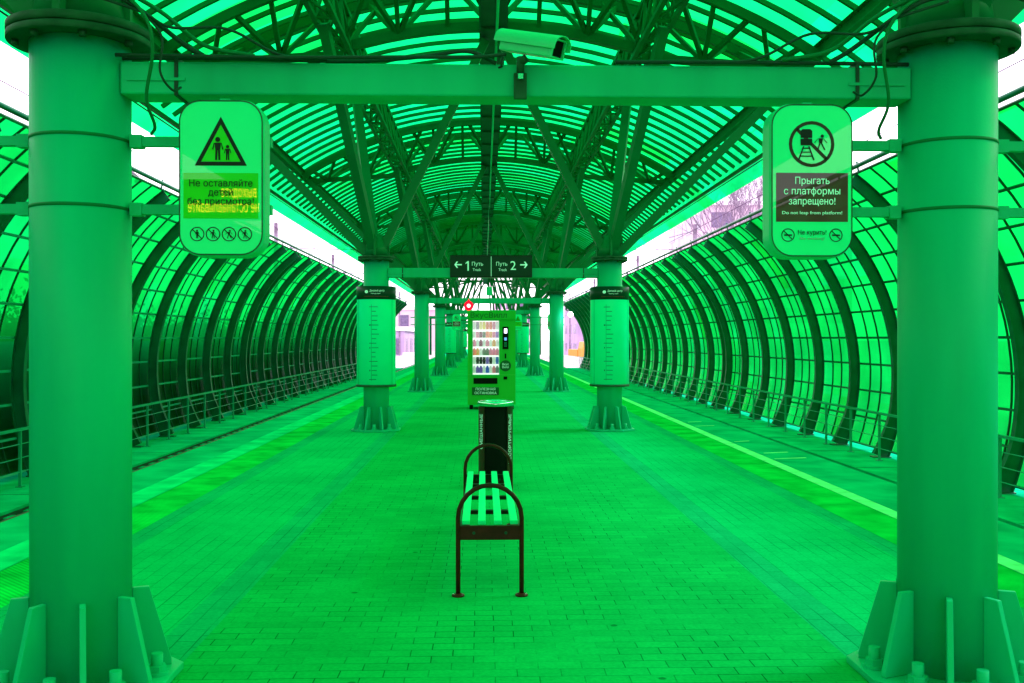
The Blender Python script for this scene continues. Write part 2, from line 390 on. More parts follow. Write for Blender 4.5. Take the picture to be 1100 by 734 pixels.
# eave strip, edge beams, girders
for s in (-1, 1):
    e = MB(); zb = EYE+4.42
    e.box(s*5.0-.07, s*5.0+.07, YS, YEND, zb-.12, zb-.105); e.box(s*5.0-.008, s*5.0+.008, YS, YEND, zb-.105, zb+.08); e.box(s*5.0-.07, s*5.0+.07, YS, YEND, zb+.08, zb+.095)
    e.build('edge_beam', STRUTM, can)
    e = MB(); ze = roofz(5.9, 9.25)
    e.box(s*5.72-.03, s*5.72+.03, YS, YEND, roofz(5.72, 9.2)-.05, roofz(5.72, 9.2)+.02)
    e.build('eave_angle', STEELD, can)
    gmb = MB(); zl = EYE+4.45; zu = EYE+5.28; xl = (s*2.22, s*2.5)
    for x in xl: gmb.bar((x, YS, zl), (x, YEND, zl), .07, .07)
    gmb.bar((s*2.36, YS, zu), (s*2.36, YEND, zu), .08, .08)
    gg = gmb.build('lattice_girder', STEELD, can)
    lw = MB(); y = YS+.4; i = 0; st = BAY/12
    while y < YEND-st:
        if y < 2: y += st; i += 1; continue
        for x in xl:
            lw.bar((x, y, zl), (s*2.36, y+st/2, zu), .045, .045); lw.bar((s*2.36, y+st/2, zu), (x, y+st, zl), .045, .045)
        lw.bar((xl[0], y, zl), (xl[1], y, zl), .04, .04); lw.bar((xl[i%2], y, zl), (xl[1-i%2], y+st, zl), .035, .035)
        y += st; i += 1
    lw.build('web', STEELD, gg)
MB().bar((0, YS, EYE+5.45), (0, YEND, EYE+5.45), .14, .2).build('ridge_beam', STEELD, can)
def arch_truss(y):
    u = MB(); aa = math.asin(5.0/9.1)
    for dy in (-.75, .75):
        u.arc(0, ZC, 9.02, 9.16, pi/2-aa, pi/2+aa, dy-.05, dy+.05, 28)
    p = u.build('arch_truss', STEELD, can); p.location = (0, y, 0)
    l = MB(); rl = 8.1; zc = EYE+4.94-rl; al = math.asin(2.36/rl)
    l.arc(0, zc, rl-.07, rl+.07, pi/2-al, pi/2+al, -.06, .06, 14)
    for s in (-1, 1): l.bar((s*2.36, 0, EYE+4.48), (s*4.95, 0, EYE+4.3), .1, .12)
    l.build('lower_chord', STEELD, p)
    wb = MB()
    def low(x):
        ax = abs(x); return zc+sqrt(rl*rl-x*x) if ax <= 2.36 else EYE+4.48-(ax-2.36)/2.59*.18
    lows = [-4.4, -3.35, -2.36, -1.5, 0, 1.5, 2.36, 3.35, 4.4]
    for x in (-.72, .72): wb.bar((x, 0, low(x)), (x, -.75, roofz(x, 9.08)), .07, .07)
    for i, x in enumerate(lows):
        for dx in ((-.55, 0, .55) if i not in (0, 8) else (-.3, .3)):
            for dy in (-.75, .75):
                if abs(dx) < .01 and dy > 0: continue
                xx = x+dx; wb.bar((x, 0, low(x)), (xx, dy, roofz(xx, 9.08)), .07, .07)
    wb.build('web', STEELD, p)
    return p
p0 = arch_truss(FY[0])
for i in range(1, NF): c = tree_copy(p0, can); c.location = (0, FY[i], 0)
# radiating bars that close the far gable
gb = MB()
for x0, x1 in ((-.3,-.75),(-.75,-1.45),(-1.05,-1.95),(-1.35,-2.4),(-1.6,-2.75),(.25,.55),(.4,.85),(.55,1.15),(.7,1.45),(1.0,1.95),(1.35,2.35),(1.7,2.8),(-2.2,-3.3),(-2.7,-3.9),(-3.4,-4.4),(2.3,3.3),(2.9,3.9),(3.5,4.4)):
    gb.bar((x0, 86.6, EYE+5.4-abs(x0)*.14), (x1, 89.2, EYE+1.9), .13, .13)
gb.bar((-4.6, 86.6, EYE+5.0), (4.6, 86.6, EYE+5.0), .16, .2); gb.bar((-5.0, 89.2, EYE+1.9), (5.0, 89.2, EYE+1.9), .16, .25)
for x in (-4.9, 4.9): gb.bar((x, 89.2, 0), (x, 89.2, EYE+1.9), .2, .2)
gb.build('gable_bars', STEELD, can)

# cable tray under the ridge
tr = thing('cable_tray', 'long dark cable tray hung under the ridge of the canopy', 'cable tray', (0, 0, EYE+4.78))
TRAY = mat('tray_steel', (.05, .065, .06), .5, var=.2)
m = MB(); m.box(-.2, .2, 8.6, YEND, 0, .02); m.box(-.2, -.185, 8.6, YEND, .02, .14); m.box(.185, .2, 8.6, YEND, .02, .14); m.build('tray', TRAY, tr)
y = 9.2; br0 = None
while y < YEND:
    if br0 is None:
        m = MB().box(-.225, .225, 0, .06, -.035, -.001).box(-.225, -.2, 0, .06, -.001, .6).box(.2, .225, 0, .06, -.001, .6); o = br0 = m.build('bracket', FLANGE, tr)
    else: o = br0.copy(); COL.objects.link(o)
    o.location = (0, y, 0); y += 1.52
m = MB().tube([(.05, 13, -.06), (.05, YEND-30, -.06)], .022, 8); m.build('conduit', SIGNB, tr)

# ------------------------------------------------------------ columns
MATF = STEEL
def column(s, y, label):
    t = thing('column', label, 'column', (s*CX, y, 0), group='round steel columns along the platform')
    MB().cyl((0,0,0), .2, .03, 2.69, 48).build('shaft', STEEL, t)
    pr = [(.38/cos(pi/8)*cos(pi/8+k*pi/4), .38/cos(pi/8)*sin(pi/8+k*pi/4)) for k in range(8)]
    b = MB(); b.add([(x, yy, .006) for x, yy in pr]+[(x, yy, .036) for x, yy in pr], [tuple(reversed(range(8))), tuple(range(8, 16))]+[(k, (k+1)%8, 8+(k+1)%8, 8+k) for k in range(8)])
    b.build('base_plate', STEEL, t, bevel=.004)
    f = MB()
    for p, q in (((.2, .0365), (.355, .0365)),):
        pts = [(.2, .0365), (.36, .0365), (.36, .06), (.268, .385), (.2, .385)]
        n = 5; th = .012
        f.add([(x, -th, z) for x, z in pts]+[(x, th, z) for x, z in pts], [tuple(range(n)), tuple(reversed(range(n, 2*n)))]+[(k, n+k, n+(k+1)%n, (k+1)%n) for k in range(n)])
    f0 = f.build('fin', STEEL, t, bevel=.003)
    bo = MB(); bo.cyl((.315, 0, 0), .024, .036, .125, 14); bo.lathe([(.04, .05), (.04, .075)], 6, (.315, 0, 0), False); bo.lathe([(.048, .037), (.048, .05)], 20, (.315,0,0), False)
    b0 = bo.build('anchor_bolt', STEEL, t)
    for k in range(8):
        o = f0 if k == 0 else f0.copy(); 
        if k: COL.objects.link(o)
        o.rotation_euler = (0, 0, k*pi/4+pi/8)
        o = b0 if k == 0 else b0.copy()
        if k: COL.objects.link(o)
        o.rotation_euler = (0, 0, k*pi/4)
    fl = MB(); fl.lathe([(.285, 2.685), (.288, 2.69), (.288, 2.712), (.283, 2.716)], 48); fl.lathe([(.28, 2.718), (.288, 2.722), (.288, 2.75), (.284, 2.754)], 48)
    for k in range(8): fl.cyl((.25*cos(k*pi/4+.4), .25*sin(k*pi/4+.4), 0), .016, 2.662, 2.685, 6)
    fl.build('flange', FLANGE, t)
    hub = MB(); hub.lathe([(.2, 2.754), (.17, 2.9), (.1, 3.1)], 24)
    hub.bar((0, 0, 2.76), (0, 0, 3.08), .03, .5); hub.bar((0, 0, 2.76), (0, 0, 3.08), .42, .03)
    hub.build('node', STRUTM, t)
    ends = [((-s*.5, 0) if 0 else None)]
    for (x1, y1, z1, wd) in ((s*4.95, -.1, EYE+4.32, .17), (s*2.40, -1.75, EYE+4.42, .14), (s*2.40, 1.65, EYE+4.42, .14), (s*.12, .05, EYE+4.74, .16)):
        e = Vector((x1-s*CX, y1, z1)); st = Vector((0, 0, 2.66)); dd = (e-st).normalized()
        MB().bar(st+dd*.16, e, wd, wd*.8).build('strut', STRUTM, t)
    # clamped side rails that carry the light boxes
    return t
ordi = ['nearest', 'second', 'third', 'fourth', 'fifth', 'sixth', 'seventh', 'farthest']
cols = {}
for s in (-1, 1):
    side = 'left' if s < 0 else 'right'
    base = None
    for i, y in enumerate(FY):
        extra = {0: 'large round green column with finned base closest to the camera', 1: 'round green column wearing a route map drum nearest the camera'}.get(i, '')
        lab = (f'{extra}, {side} row' if extra else f'round green column, {ordi[i]} from the camera in the {side} row')
        if base is None: c = base = column(s, y, lab)
        else: c = tree_copy(base); c.location = (s*CX, y, 0); c['label'] = lab
        cols[(s, i)] = c
# side rails with clamp bands on frames that carry the light boxes
def sign_bracket(s, y, lab):
    t = thing('sign_bracket', lab, 'bracket', (s*CX, y, 0), group='rails clamped to columns for the light boxes')
    for z in (2.0, 2.286):
        m = MB().lathe([(.2005, z-.007), (.2025, z-.006), (.2025, z+.006), (.2005, z+.007)], 40, caps=False); m.build('clamp_band', STRUTM, t)
        for a, b in ((-s*.21, -s*.8), (s*.21, s*1.15)):
            r = MB(); x0, x1 = sorted((a, b)); r.box(x0, x1, -.02, .02, z-.02, z+.02); r.box(x0 if abs(x0) < .3 else x1-.05, (x0+.05) if abs(x0) < .3 else x1, -.026, .026, z-.027, z+.027)
            r.build('rail', STEEL, t)
for i in (0, 3, 6):
    for s in (-1, 1):
        side = 'left' if s < 0 else 'right'
        sign_bracket(s, FY[i], f'pair of thin green rails clamped round the {ordi[i]} column of the {side} row')

# cross beams
for i, y in enumerate(FY):
    t = thing('cross_beam', {0: 'large green box beam across the near columns under the security camera', 1: 'green box beam behind the track direction board'}.get(i, f'green box beam between the {ordi[i]} pair of columns'), 'beam', (0, y, 0), group='box beams between the column pairs')
    m = MB(); z0 = EYE+.985+(.03 if i == 0 else -.02); m.box(-CX+.19, CX-.19, -.08, .08, z0, z0+(.135 if i == 0 else .15)); m.build('beam', STEEL, t, bevel=.008)
    for s in (-1, 1):
        MB().box(s*(CX-.34)-.12, s*(CX-.34)+.12, -.082-.006, -.0822, z0+.055, z0+.067).build('stiffener', STEEL, t)
        q = MB(); q.box(min(s*1.42, s*1.435), max(s*1.42, s*1.435), -.086, .086, z0-.006, z0+.156); q.build('cable_tie', CABLE, t)

# ------------------------------------------------------------ curved glazed screens with railings
SX, SZ, SR = 3.97, .64, 4.95
AB, AT = R(-21.2), R(53.3)
def screen(s):
    side = 'left' if s < 0 else 'right'
    t = thing('curved_screen', f'tall curved screen of green translucent panels along the {side} track', 'screen', group='curved glazed screens beside the tracks')
    def X(v): return s*v
    # ribs
    r = MB()
    inner = lambda u: SR-.06-.19-.12*max(0, 1-u/.14)
    r.arc(SX, SZ, inner, lambda u: SR-.05, AB, AT, -.007, .007, 26)
    r.arc(SX, SZ, lambda u: inner(u)-.014, inner, AB, AT, -.065, .065, 26)
    r.arc(SX, SZ, SR-.05, SR-.036, AB, AT, -.065, .065, 26)
    bx = SX+(SR-.2)*cos(AB); r.box(bx-.2, bx+.2, -.1, .1, -1.099, -1.075)
    if s < 0: r.v = [(-x, y, z) for x, y, z in r.v]
    rib = r.build('rib', RIBM, t)
    ys = []; y = 23.7-2.5*29
    while y < YEND:
        ys.append(y); y += 2.5
    jj = min(range(len(ys)), key=lambda i: abs(ys[i]-36.2)); ys[jj] -= .28; ys.append(ys[jj]+.56)
    ys.append(YEND-.1)
    for i, y in enumerate(ys):
        o = rib if i == 0 else rib.copy()
        if i: COL.objects.link(o)
        o.location = (0, y, 0)
    ys = sorted(ys)
    # glazing (starts above an open gap at the foot)
    A0 = AB+.17/SR; n = 27; NR = 10
    g = MB(); vs = []; Ys = [YS+(YEND-YS)*k/48 for k in range(49)]
    for y in Ys:
        for i in range(n+1):
            a = A0+(AT-A0)*i/n; vs.append((X(SX+(SR+.012)*cos(a)), y, SZ+(SR+.012)*sin(a)))
    g.add(vs, [(j*(n+1)+i, j*(n+1)+i+1, (j+1)*(n+1)+i+1, (j+1)*(n+1)+i) for j in range(48) for i in range(n)], True)
    g.build('glazing', WALLG, t)
    pu = MB()
    for i in range(NR+1):
        a = A0+(AT-A0)*i/NR; p = (X(SX+(SR-.012)*cos(a)), SZ+(SR-.012)*sin(a))
        pu.bar((p[0], YS, p[1]), (p[0], YEND, p[1]), .045, .035, up=(s*cos(a), 0, sin(a)))
    pu.build('purlin', RAILM if s < 0 else RIBM, t)  # left purlins in a paler steel: their reflected light put into the colour
    mu = MB(); y = 23.7-2.5*12
    mullY = []
    while y < YEND:
        for k in (1, 2, 3): mullY.append(y+.625*k)
        y += 2.5
    for y in mullY: mu.arc(SX, SZ, SR-.02, SR+.008, A0, AT, y-.017, y+.017, 18)
    if s < 0: mu.v = [(-x, y, z) for x, y, z in mu.v]
    mu.build('mullion', MULL, t)
    a = AT+.02; p = (X(SX+(SR+.0)*cos(a)), SZ+SR*sin(a))
    tr = MB().tube([(p[0], YS, p[1]+.03), (p[0], YEND, p[1]+.03)], .045, 10)
    y = YS+1
    while y < YEND: tr.bar((p[0]+s*.04, y, p[1]-.1), (p[0], y, p[1]+.12), .03, .03); y += 2.5
    tr.build('top_rail', RIBM, t)
    # railing
    rl = thing('railing', f'low green metal railing along the foot of the {side} curved screen', 'railing', group='railings at the foot of the screens')
    px = 8.13*s
    po = MB().box(px-.022, px+.022, -.022, .022, -1.098, -.13).box(px-.06, px+.06, -.06, .06, -1.0985, -1.085)
    post = po.build('post', RAILM, rl); y = 20.6-1.62*14; i = 0
    while y < YEND:
        o = post if i == 0 else post.copy()
        if i: COL.objects.link(o)
        o.location = (0, y, 0); y += 1.62; i += 1
    MB().box(px-.03, px+.03, YS, YEND, -.13, -.085).build('handrail', RAILM, rl)
    for z in (-.36, -.6, -.84): MB().tube([(px, YS, z), (px, YEND, z)], .009, 6).build('wire', RAILM, rl)
    # short ladder-like gate near the camera end
    return t
screen(-1); screen(1)
# dark wall added hard behind the left screen to keep its lower panels dark
wl = thing('backdrop_wall', 'long dark wall added as a backdrop behind the left curved screen', 'wall', (-10.1, 0, -1.6))
m = MB().box(-.4, .4, YS-20, 78, 0, 3.25); m.build('wall', WALLD, wl)
m = MB().box(-.5, .5, YS-20, 78, 3.252, 3.35); m.build('coping', WALLD, wl)

rnd = random.Random(5); tk = MB()  # leaf scatter added to blur the wall's dark edge through the panels
for k in range(9000):
    y = rnd.uniform(2, 80); hh = 1.1+.5*sin(y*.9)+.35*sin(y*2.3+1); z = 1.6+abs(rnd.gauss(0, .26))*hh; x = -10.3+rnd.gauss(0, .35)
    a = Vector((rnd.uniform(-1, 1), rnd.uniform(-1, 1), rnd.uniform(-1, 1))).normalized(); b_ = a.orthogonal().normalized(); c = Vector((x, y, z)); r_ = rnd.uniform(.05, .12)
    tk.add([c-a*r_, c+b_*r_*.5, c+a*r_, c-b_*r_*.5], [(0, 1, 2, 3)])
th = tk.build('thicket', mat('thicket_leaf', (.02, .05, .015), .8, var=.4)); tag(th, 'dark thicket added over the wall to soften its edge behind the left screen', 'bushes', kind='stuff')
# ------------------------------------------------------------ suspended light boxes
def rrect(w, h, r, n=8):
    pts = []
    for cx, cz, a0 in ((w/2-r, h/2-r, 0), (-w/2+r, h/2-r, pi/2), (-w/2+r, -h/2+r, pi), (w/2-r, -h/2+r, 3*pi/2)):
        pts += [(cx+r*cos(a0+pi/2*k/n), cz+r*sin(a0+pi/2*k/n)) for k in range(n+1)]
    return pts
def no_ring(mb, cx, cz, r, w, y0=-.0015, y1=0, slash=1):
    mb.ring(cx, cz, r-w, r, y0, y1, 28)
    d = (r-w*.5)*.707; a = w*.35
    mb.prism([(cx-d-a, cz+d-a), (cx-d+a, cz+d+a), (cx+d+a, cz-d+a), (cx+d-a, cz-d-a)], y0, y1)
def man(mb, cx, cz, h, y0, y1, arms=1, lean=0):
    r = h*.11; k = [(cx+lean*.5*h*.1+r*cos(a*pi/6), cz+h*.39+r*sin(a*pi/6)) for a in range(12)]; mb.prism(k, y0, y1)
    mb.prism([(cx-h*.14, cz+h*.25), (cx+h*.14, cz+h*.25), (cx+h*.10, cz-h*.08), (cx-h*.10, cz-h*.08)], y0, y1)
    mb.prism([(cx-h*.10, cz-h*.08), (cx-h*.01, cz-h*.08), (cx-h*.03-lean*h*.06, cz-h*.5), (cx-h*.11-lean*h*.06, cz-h*.5)], y0, y1)
    mb.prism([(cx+h*.01, cz-h*.08), (cx+h*.10, cz-h*.08), (cx+h*.11+lean*h*.1, cz-h*.5), (cx+h*.03+lean*h*.1, cz-h*.5)], y0, y1)
    for q in (-1, 1):
        mb.prism([(cx+q*h*.14, cz+h*.25), (cx+q*h*.17, cz+h*.24), (cx+q*h*(.24+.1*lean), cz-h*.04), (cx+q*h*(.19+.1*lean), cz-h*.05)], y0, y1)
def light_box(x, y, kind, lab):
    t = thing('light_box_sign', lab, 'sign', (x, y, 2.097), group='rounded light box signs hung from the brackets')
    W, H = .33, .615
    MB().prism(rrect(W+.012, H+.012, .09), .012, .115).build('casing', SIGNB, t, bevel=.006)
    f = MB().prism(rrect(W, H, .085), 0, .0115); face = f.build('face', WHITEP, t, bevel=.003)
    # fine dark seal around the face
    o = rrect(W+.002, H+.002, .086); i_ = rrect(W-.008, H-.008, .081); e = MB(); n = len(o)
    for k in range(n):
        e.prism([i_[k], o[k], o[(k+1)%n], i_[(k+1)%n]], -.0012, 0)
    e.build('seal', mat('seal_rubber', (.04, .06, .05), .6), t)
    F = lambda m: m
    hang = MB().box(-.02, .02, .06, .1, H/2+.004, .33); hang.build('hanger', STEEL, t)
    if kind == 'children':
        b = MB(); bw = .0135
        A = [(0, .243), (-.103, .048), (.103, .048)]
        def tri(sc): cx, cz = 0, .113; return [(cx+(p[0]-cx)*sc, cz+(p[1]-cz)*sc) for p in A]
        o, i_ = tri(1), tri(.76)
        for k in range(3): b.prism([o[k], o[(k+1)%3], i_[(k+1)%3], i_[k]], -.0015, 0)
        b.build('warning_triangle', BLACK, face)
        MB().prism(tri(.75), -.001, 0).build('triangle_field', YELLOW, face)
        p = MB(); man(p, -.012, .116, .092, -.0025, -.001); man(p, .027, .100, .06, -.0025, -.001); p.build('pictogram', BLACK, face)
        MB().prism([(-.148, -.163), (.148, -.163), (.148, .019), (-.148, .019)], -.001, 0).build('yellow_band', YELLOW, face)
        text('Не оставляйте', BLACK, face, .038, 0, -.0025, -.024, .25)
        text('детей', BLACK, face, .038, 0, -.0025, -.060, .096)
        text('без присмотра!', BLACK, face, .038, 0, -.0025, -.096, .262)
        for k in range(4):
            c = MB(); cx = -.094+k*.063; no_ring(c, cx, -.225, .0285, .0035); man(c, cx, -.225, .034, -.0015, 0, lean=(0, 1, 2, 1)[k]); c.build('prohibition_mark', BLACK, face)
    else:
        b = MB(); no_ring(b, -.002, .147, .093, .013); b.build('prohibition_ring', mat('print_dark_red', (.10, .03, .03), .4), face)
        p = MB()
        p.prism([(-.047, .172), (.0, .172), (.0, .2), (-.008, .207), (-.04, .207), (-.047, .2)], -.0026, -.0016)
        p.prism([(-.047, .142), (.0, .142), (.0, .168), (-.047, .168)], -.0026, -.0016)
        for q in (-1, 1): p.prism([(-.024+q*.008, .138), (-.024+q*.013, .138), (-.024+q*.034, .082), (-.024+q*.028, .082)], -.0026, -.0016)
        for z, hw in ((.128, .017), (.112, .022), (.096, .028)): p.prism([(-.024-hw, z), (-.024+hw, z), (-.024+hw, z+.004), (-.024-hw, z+.004)], -.0026, -.0016)
        man(p, .035, .155, .062, -.0026, -.0016, lean=2); p.build('pictogram', BLACK, face)
        MB().prism([(-.147, -.168), (.147, -.168), (.147, .03), (-.147, .03)], -.001, 0).build('maroon_band', BROWN, face)
        text('Прыгать', WTEXT, face, .04, 0, -.0025, -.003, .14)
        text('с платформы', WTEXT, face, .04, 0, -.0025, -.045, .23)
        text('запрещено!', WTEXT, face, .04, 0, -.0025, -.086, .19)
        text('Do not leap from platform!', WTEXT, face, .018, 0, -.0025, -.132, .245)
        text('Не курить!', BLACK, face, .026, 0, -.0025, -.212, .115)
        text('No smoking!', mat('grey_print', (.4, .42, .42), .5), face, .014, 0, -.0025, -.236, .1)
        for q in (-1, 1):
            c = MB(); cx = q*.098; no_ring(c, cx, -.222, .027, .0035); c.prism([(cx-.016, -.225), (cx+.016, -.225), (cx+.016, -.219), (cx-.016, -.219)], -.0015, 0); c.build('prohibition_mark', BLACK, face)
    return t
light_box(-1.2, 4.0, 'children', 'rounded light box with children warning triangle beside the near left column')
light_box(1.178, 4.0, 'jump', 'rounded light box with crossed out train track symbol beside the near right column')
for i in (3, 6):
    w_ = ordi[i]
    light_box(-1.2, FY[i]-.25, 'jump', f'small light box sign at the {w_} left column, inner side')
    light_box(1.178, FY[i]-.25, 'children', f'small yellow banded light box at the {w_} right column, inner side')
    light_box(2.51, FY[i]-.25, 'jump', f'small light box sign at the {w_} right column, track side')
    light_box(-2.51, FY[i]-.25, 'children', f'small light box sign at the {w_} left column, track side')

# LED board that hangs behind the viewer (seen as a mirror image in the near left sign)
led = thing('departure_board', 'amber lettered display board seen mirrored in the children warning sign', 'display', (-3.28, -4.0, 3.12), rz=pi)
MB().box(-.75, .75, 0, .12, -.24, .24).build('housing', BINM, led)
LEDM = mat('led_amber', (.1, .05, 0), .5, var=0, emit=(1, .52, .02), estr=15)
text('выходите', LEDM, led, .19, -.2, -.004, .085, .42, name='lettering')
text('не останавливайте', LEDM, led, .19, -.02, -.004, -.095, .84, name='lettering')
MB().tube([(-.5, .06, .24), (-.5, .06, 1.2)], .012).build('hanger', STEEL, led)
MB().tube([(.5, .06, .24), (.5, .06, 1.2)], .012).build('hanger', STEEL, led)

# ------------------------------------------------------------ direction boards
def arrow(mb, cx, cz, w, s, y0, y1):
    t = w*.11
    mb.prism([(cx-s*w/2+s*t, cz-t*.7), (cx+s*w/2*.98, cz-t*.7), (cx+s*w/2*.98, cz+t*.7), (cx-s*w/2+s*t, cz+t*.7)], y0, y1)
    for q in (-1, 1):
        mb.prism([(cx+s*w/2, cz), (cx+s*w/2-s*t*1.6, cz), (cx+s*w*.12-s*t*.5, cz+q*w*.36), (cx+s*w*.12+s*t, cz+q*w*.40)], y0, y1)
for i in (1, 4, 7):
    t = thing('direction_board', {1: 'dark board with white track one and track two arrows on the second beam'}.get(i, f'small dark track direction board on the {ordi[i]} beam'), 'sign', (-.035, FY[i]-.12, EYE+1.135), group='track direction boards on the beams')
    MB().box(-.645, .645, -.06, .035, -.175, .175).build('board', DARKG, t, bevel=.006)
    f = MB()
    for a, b in (((-.645, .175), (.645, .16)), ((-.645, -.16), (.645, -.175))): f.box(a[0], b[0], -.065, -.0602, b[1] if a[1] > b[1] else a[1], max(a[1], b[1]))
    MB().box(-.64, .64, -.066, -.0602, .158, .174).build('frame', BLACK, t); MB().box(-.64, .64, -.066, -.0602, -.174, -.158).build('frame', BLACK, t)
    MB().box(-.004, .004, -.064, -.0602, -.156, .156).build('divider', WTEXT, t)
    y = -.062
    a = MB(); arrow(a, -.51, .025, .13, -1, y-.001, y+.001); a.build('arrow', WTEXT, t)
    a = MB(); arrow(a, .505, .025, .13, 1, y-.001, y+.001); a.build('arrow', WTEXT, t)
    MB().prism([(-.372, -.07), (-.35, -.07), (-.35, .082), (-.366, .082), (-.402, .052), (-.402, .034), (-.372, .055)], y-.001, y+.001).build('lettering', WTEXT, t); text('2', WTEXT, t, .2, .345, y, .005)
    text('Путь', WTEXT, t, .082, -.215, y, .035, .175); text('Track', WTEXT, t, .06, -.225, y, -.055, .13)
    text('Путь', WTEXT, t, .082, .165, y, .035, .175); text('Track', WTEXT, t, .06, .18, y, -.055, .13)

# ------------------------------------------------------------ route map drums round the columns
def map_drum(s, i):
    side = 'left' if s < 0 else 'right'
    t = thing('route_map_drum', {1: f'pale drum with a station ladder under a dark header, near column in {side} row'}.get(i, f'small pale route map drum round the {ordi[i]} column in {side} row'), 'route map', (s*CX, FY[i], 0), group='route map drums round the columns')
    r = .305; z0, z1 = EYE-.735, EYE+.815
    MB().lathe([(.21, z0+.01), (r-.01, z0+.005), (r, z0+.01), (r, z1-.2)], 48, caps=False).build('map_panel', WHITEP2, t)
    MB().lathe([(r+.008, z0-.02), (r+.012, z0-.015), (r+.012, z0+.012), (r+.008, z0+.016)], 48).build('lower_rim', FLANGE, t)
    MB().lathe([(r+.004, z1-.2), (r+.006, z1-.198), (r+.006, z1), (r-.01, z1+.006), (.21, z1+.006)], 48, caps=False).build('header', DARKG, t)
    def on(mx, ang0, ang1, za, zb, m, nm, rr=r+.0015):
        vs = []; n = 6
        for k in range(n+1):
            a = ang0+(ang1-ang0)*k/n
            for z in (za, zb): vs.append((rr*sin(a), -rr*cos(a), z))
        mx.add(vs, [(2*k, 2*k+2, 2*k+3, 2*k+1) for k in range(n)])
    l = MB(); a0 = -.14 if s < 0 else -.3
    on(l, a0-.006, a0+.006, z0+.08, z1-.28, None, ''); n = 17
    rnd = random.Random(3+i+s)
    for k in range(n):
        z = z0+.1+(z1-z0-.42)*k/(n-1); on(l, a0+.015 if k%4 else a0-.12, a0+.2+rnd.random()*.18, z-.004, z+.004, None, '')
        if k % 5 == 2: on(l, a0-.1, a0-.06, z-.012, z+.012, None, '')
    l.build('station_ladder', mat('map_print', (.03, .12, .08), .5), t)
    st = MB()
    on(st, -.55, .75, z1-.165, z1-.15, None, '', r+.0075); st.build('header_line', BROWN, t)
    # header logo disc and name
    lg = MB(); lg.ring(-.12, z1-.085, .006, .024, -r-.012, -r+.05, 18); lg.build('logo', WTEXT, t)
    text('Деловой центр', WTEXT, t, .042, .045, -r-.009, z1-.07, .23)
    text('Delovoy tsentr', WTEXT, t, .022, .025, -r-.009, z1-.112, .15)
    for q in (-1, 1):
        c = MB(); on(c, q*1.02-.012, q*1.02+.012, z0+.01, z1-.2, None, '', r+.004); c.build('edge_trim', RAILM, t)
WHITEP2 = mat('map_sheet', (.004, .95, .6), .3, var=.03)
for i in (1, 4, 7):
    for s in (-1, 1): map_drum(s, i)

# ------------------------------------------------------------ bench
bn = thing('bench', 'backless bench with four pale slats and dark arched metal ends', 'bench', (-.118, 5.61, 0))
bw = .358/2; L_ = 2.12
for j, y in enumerate((0, L_)):
    pts = [(-bw, y, .02), (-bw, y, .2), (-bw, y, .42)]
    for k in range(0, 13):
        a = pi-pi*k/12; pts.append((bw*cos(a), y, .445+bw*1.03*sin(a)))
    pts += [(bw, y, .42), (bw, y, .2), (bw, y, .02)]
    e = MB().tube(pts, .0135, 12).build('end_frame', BENCHM, bn)
    for s in (-1, 1):
        MB().lathe([(.036, .005), (.036, .013), (.02, .02), (.014, .022)], 20, (s*bw, y, 0)).build('foot', BENCHM, e)
        MB().cyl((s*(bw+.024), y, 0), .006, .013, .022, 8).build('foot_bolt', CHROME, e)
    p = MB().box(-bw+.008, bw-.008, y-.012, y+.012, .322, .402); pp = p.build('end_plate', BENCHM, bn, bevel=.003)
    for x in (-.09, .09):
        q = MB(); v = [(x+.009*cos(a*pi/4), .362+.009*sin(a*pi/4)) for a in range(8)]; q.prism(v, y-.016, y-.012); q.build('rivet', FLANGE, pp)
for k in range(4):
    x = -.136+k*.0907
    MB().box(x-.022, x+.022, .012, L_-.012, .404, .428).build('slat', SLATM, bn, bevel=.004)
for y in (.5, 1.05, 1.6): MB().box(-.165, .165, y-.02, y+.02, .38, .4035).build('cross_bar', BENCHM, bn)
for x in (-.16, .16): MB().box(x-.01, x+.01, .013, L_-.013, .36, .3795).build('side_rail', BENCHM, bn)

# ------------------------------------------------------------ bin
b = thing('litter_bin', 'tall black cylindrical litter bin with brown edge panels and shiny rim', 'bin', (-.035, 9.8, 0))
rb = .172
MB().lathe([(rb-.02, .01), (rb-.012, .03), (rb-.012, .79)], 40).build('body', BINM, b)
def bin_panel(a0, a1, m, nm, par=b):
    x = MB(); n = 8; vs = []
    for k in range(n+1):
        a = a0+(a1-a0)*k/n
        for rr in (rb-.011, rb+.001):
            for z in (.02, .79): vs.append((rr*sin(a), -rr*cos(a), z))
    fs = []
    for k in range(n):
        o, q = 4*k, 4*k+4; fs += [(o, q, q+1, o+1), (o+2, o+3, q+3, q+2), (o, o+2, q+2, q), (o+1, q+1, q+3, o+3)]
    fs += [(0, 1, 3, 2), (4*n, 4*n+2, 4*n+3, 4*n+1)]
    x.add(vs, fs); return x.build(nm, m, par)
for s in (-1, 1):
    a = s*1.0; p = bin_panel(min(s*.72, s*1.35), max(s*.72, s*1.35), BINB, 'side_panel')
    txt = 'СМЕШАННЫЕ' if s < 0 else 'НЕСОРТИРУЕМЫЕ'
    ob = text(txt, mat('bin_letter', (.7, .72, .7), .5, emit=(.2, .8, .45), estr=.15), p, .062, 0, 0, 0, .34 if s < 0 else .48, vertical=True)  # letters given a weak green glow to brighten them
    ob.location = (s*rb*sin(.93)*1.012, -rb*cos(.93)*1.012, .55 if s < 0 else .48); ob.rotation_euler = (0, 0, s*.93)
MB().lathe([(rb-.012, .79), (rb+.006, .8), (rb+.008, .83), (rb-.004, .845), (rb-.05, .848), (rb-.055, .83), (rb-.055, .8)], 44, caps=False).build('rim', CHROME, b)
MB().cyl((0, 0, 0), rb-.055, .76, .8, 28).build('ash_insert', BINM, b)
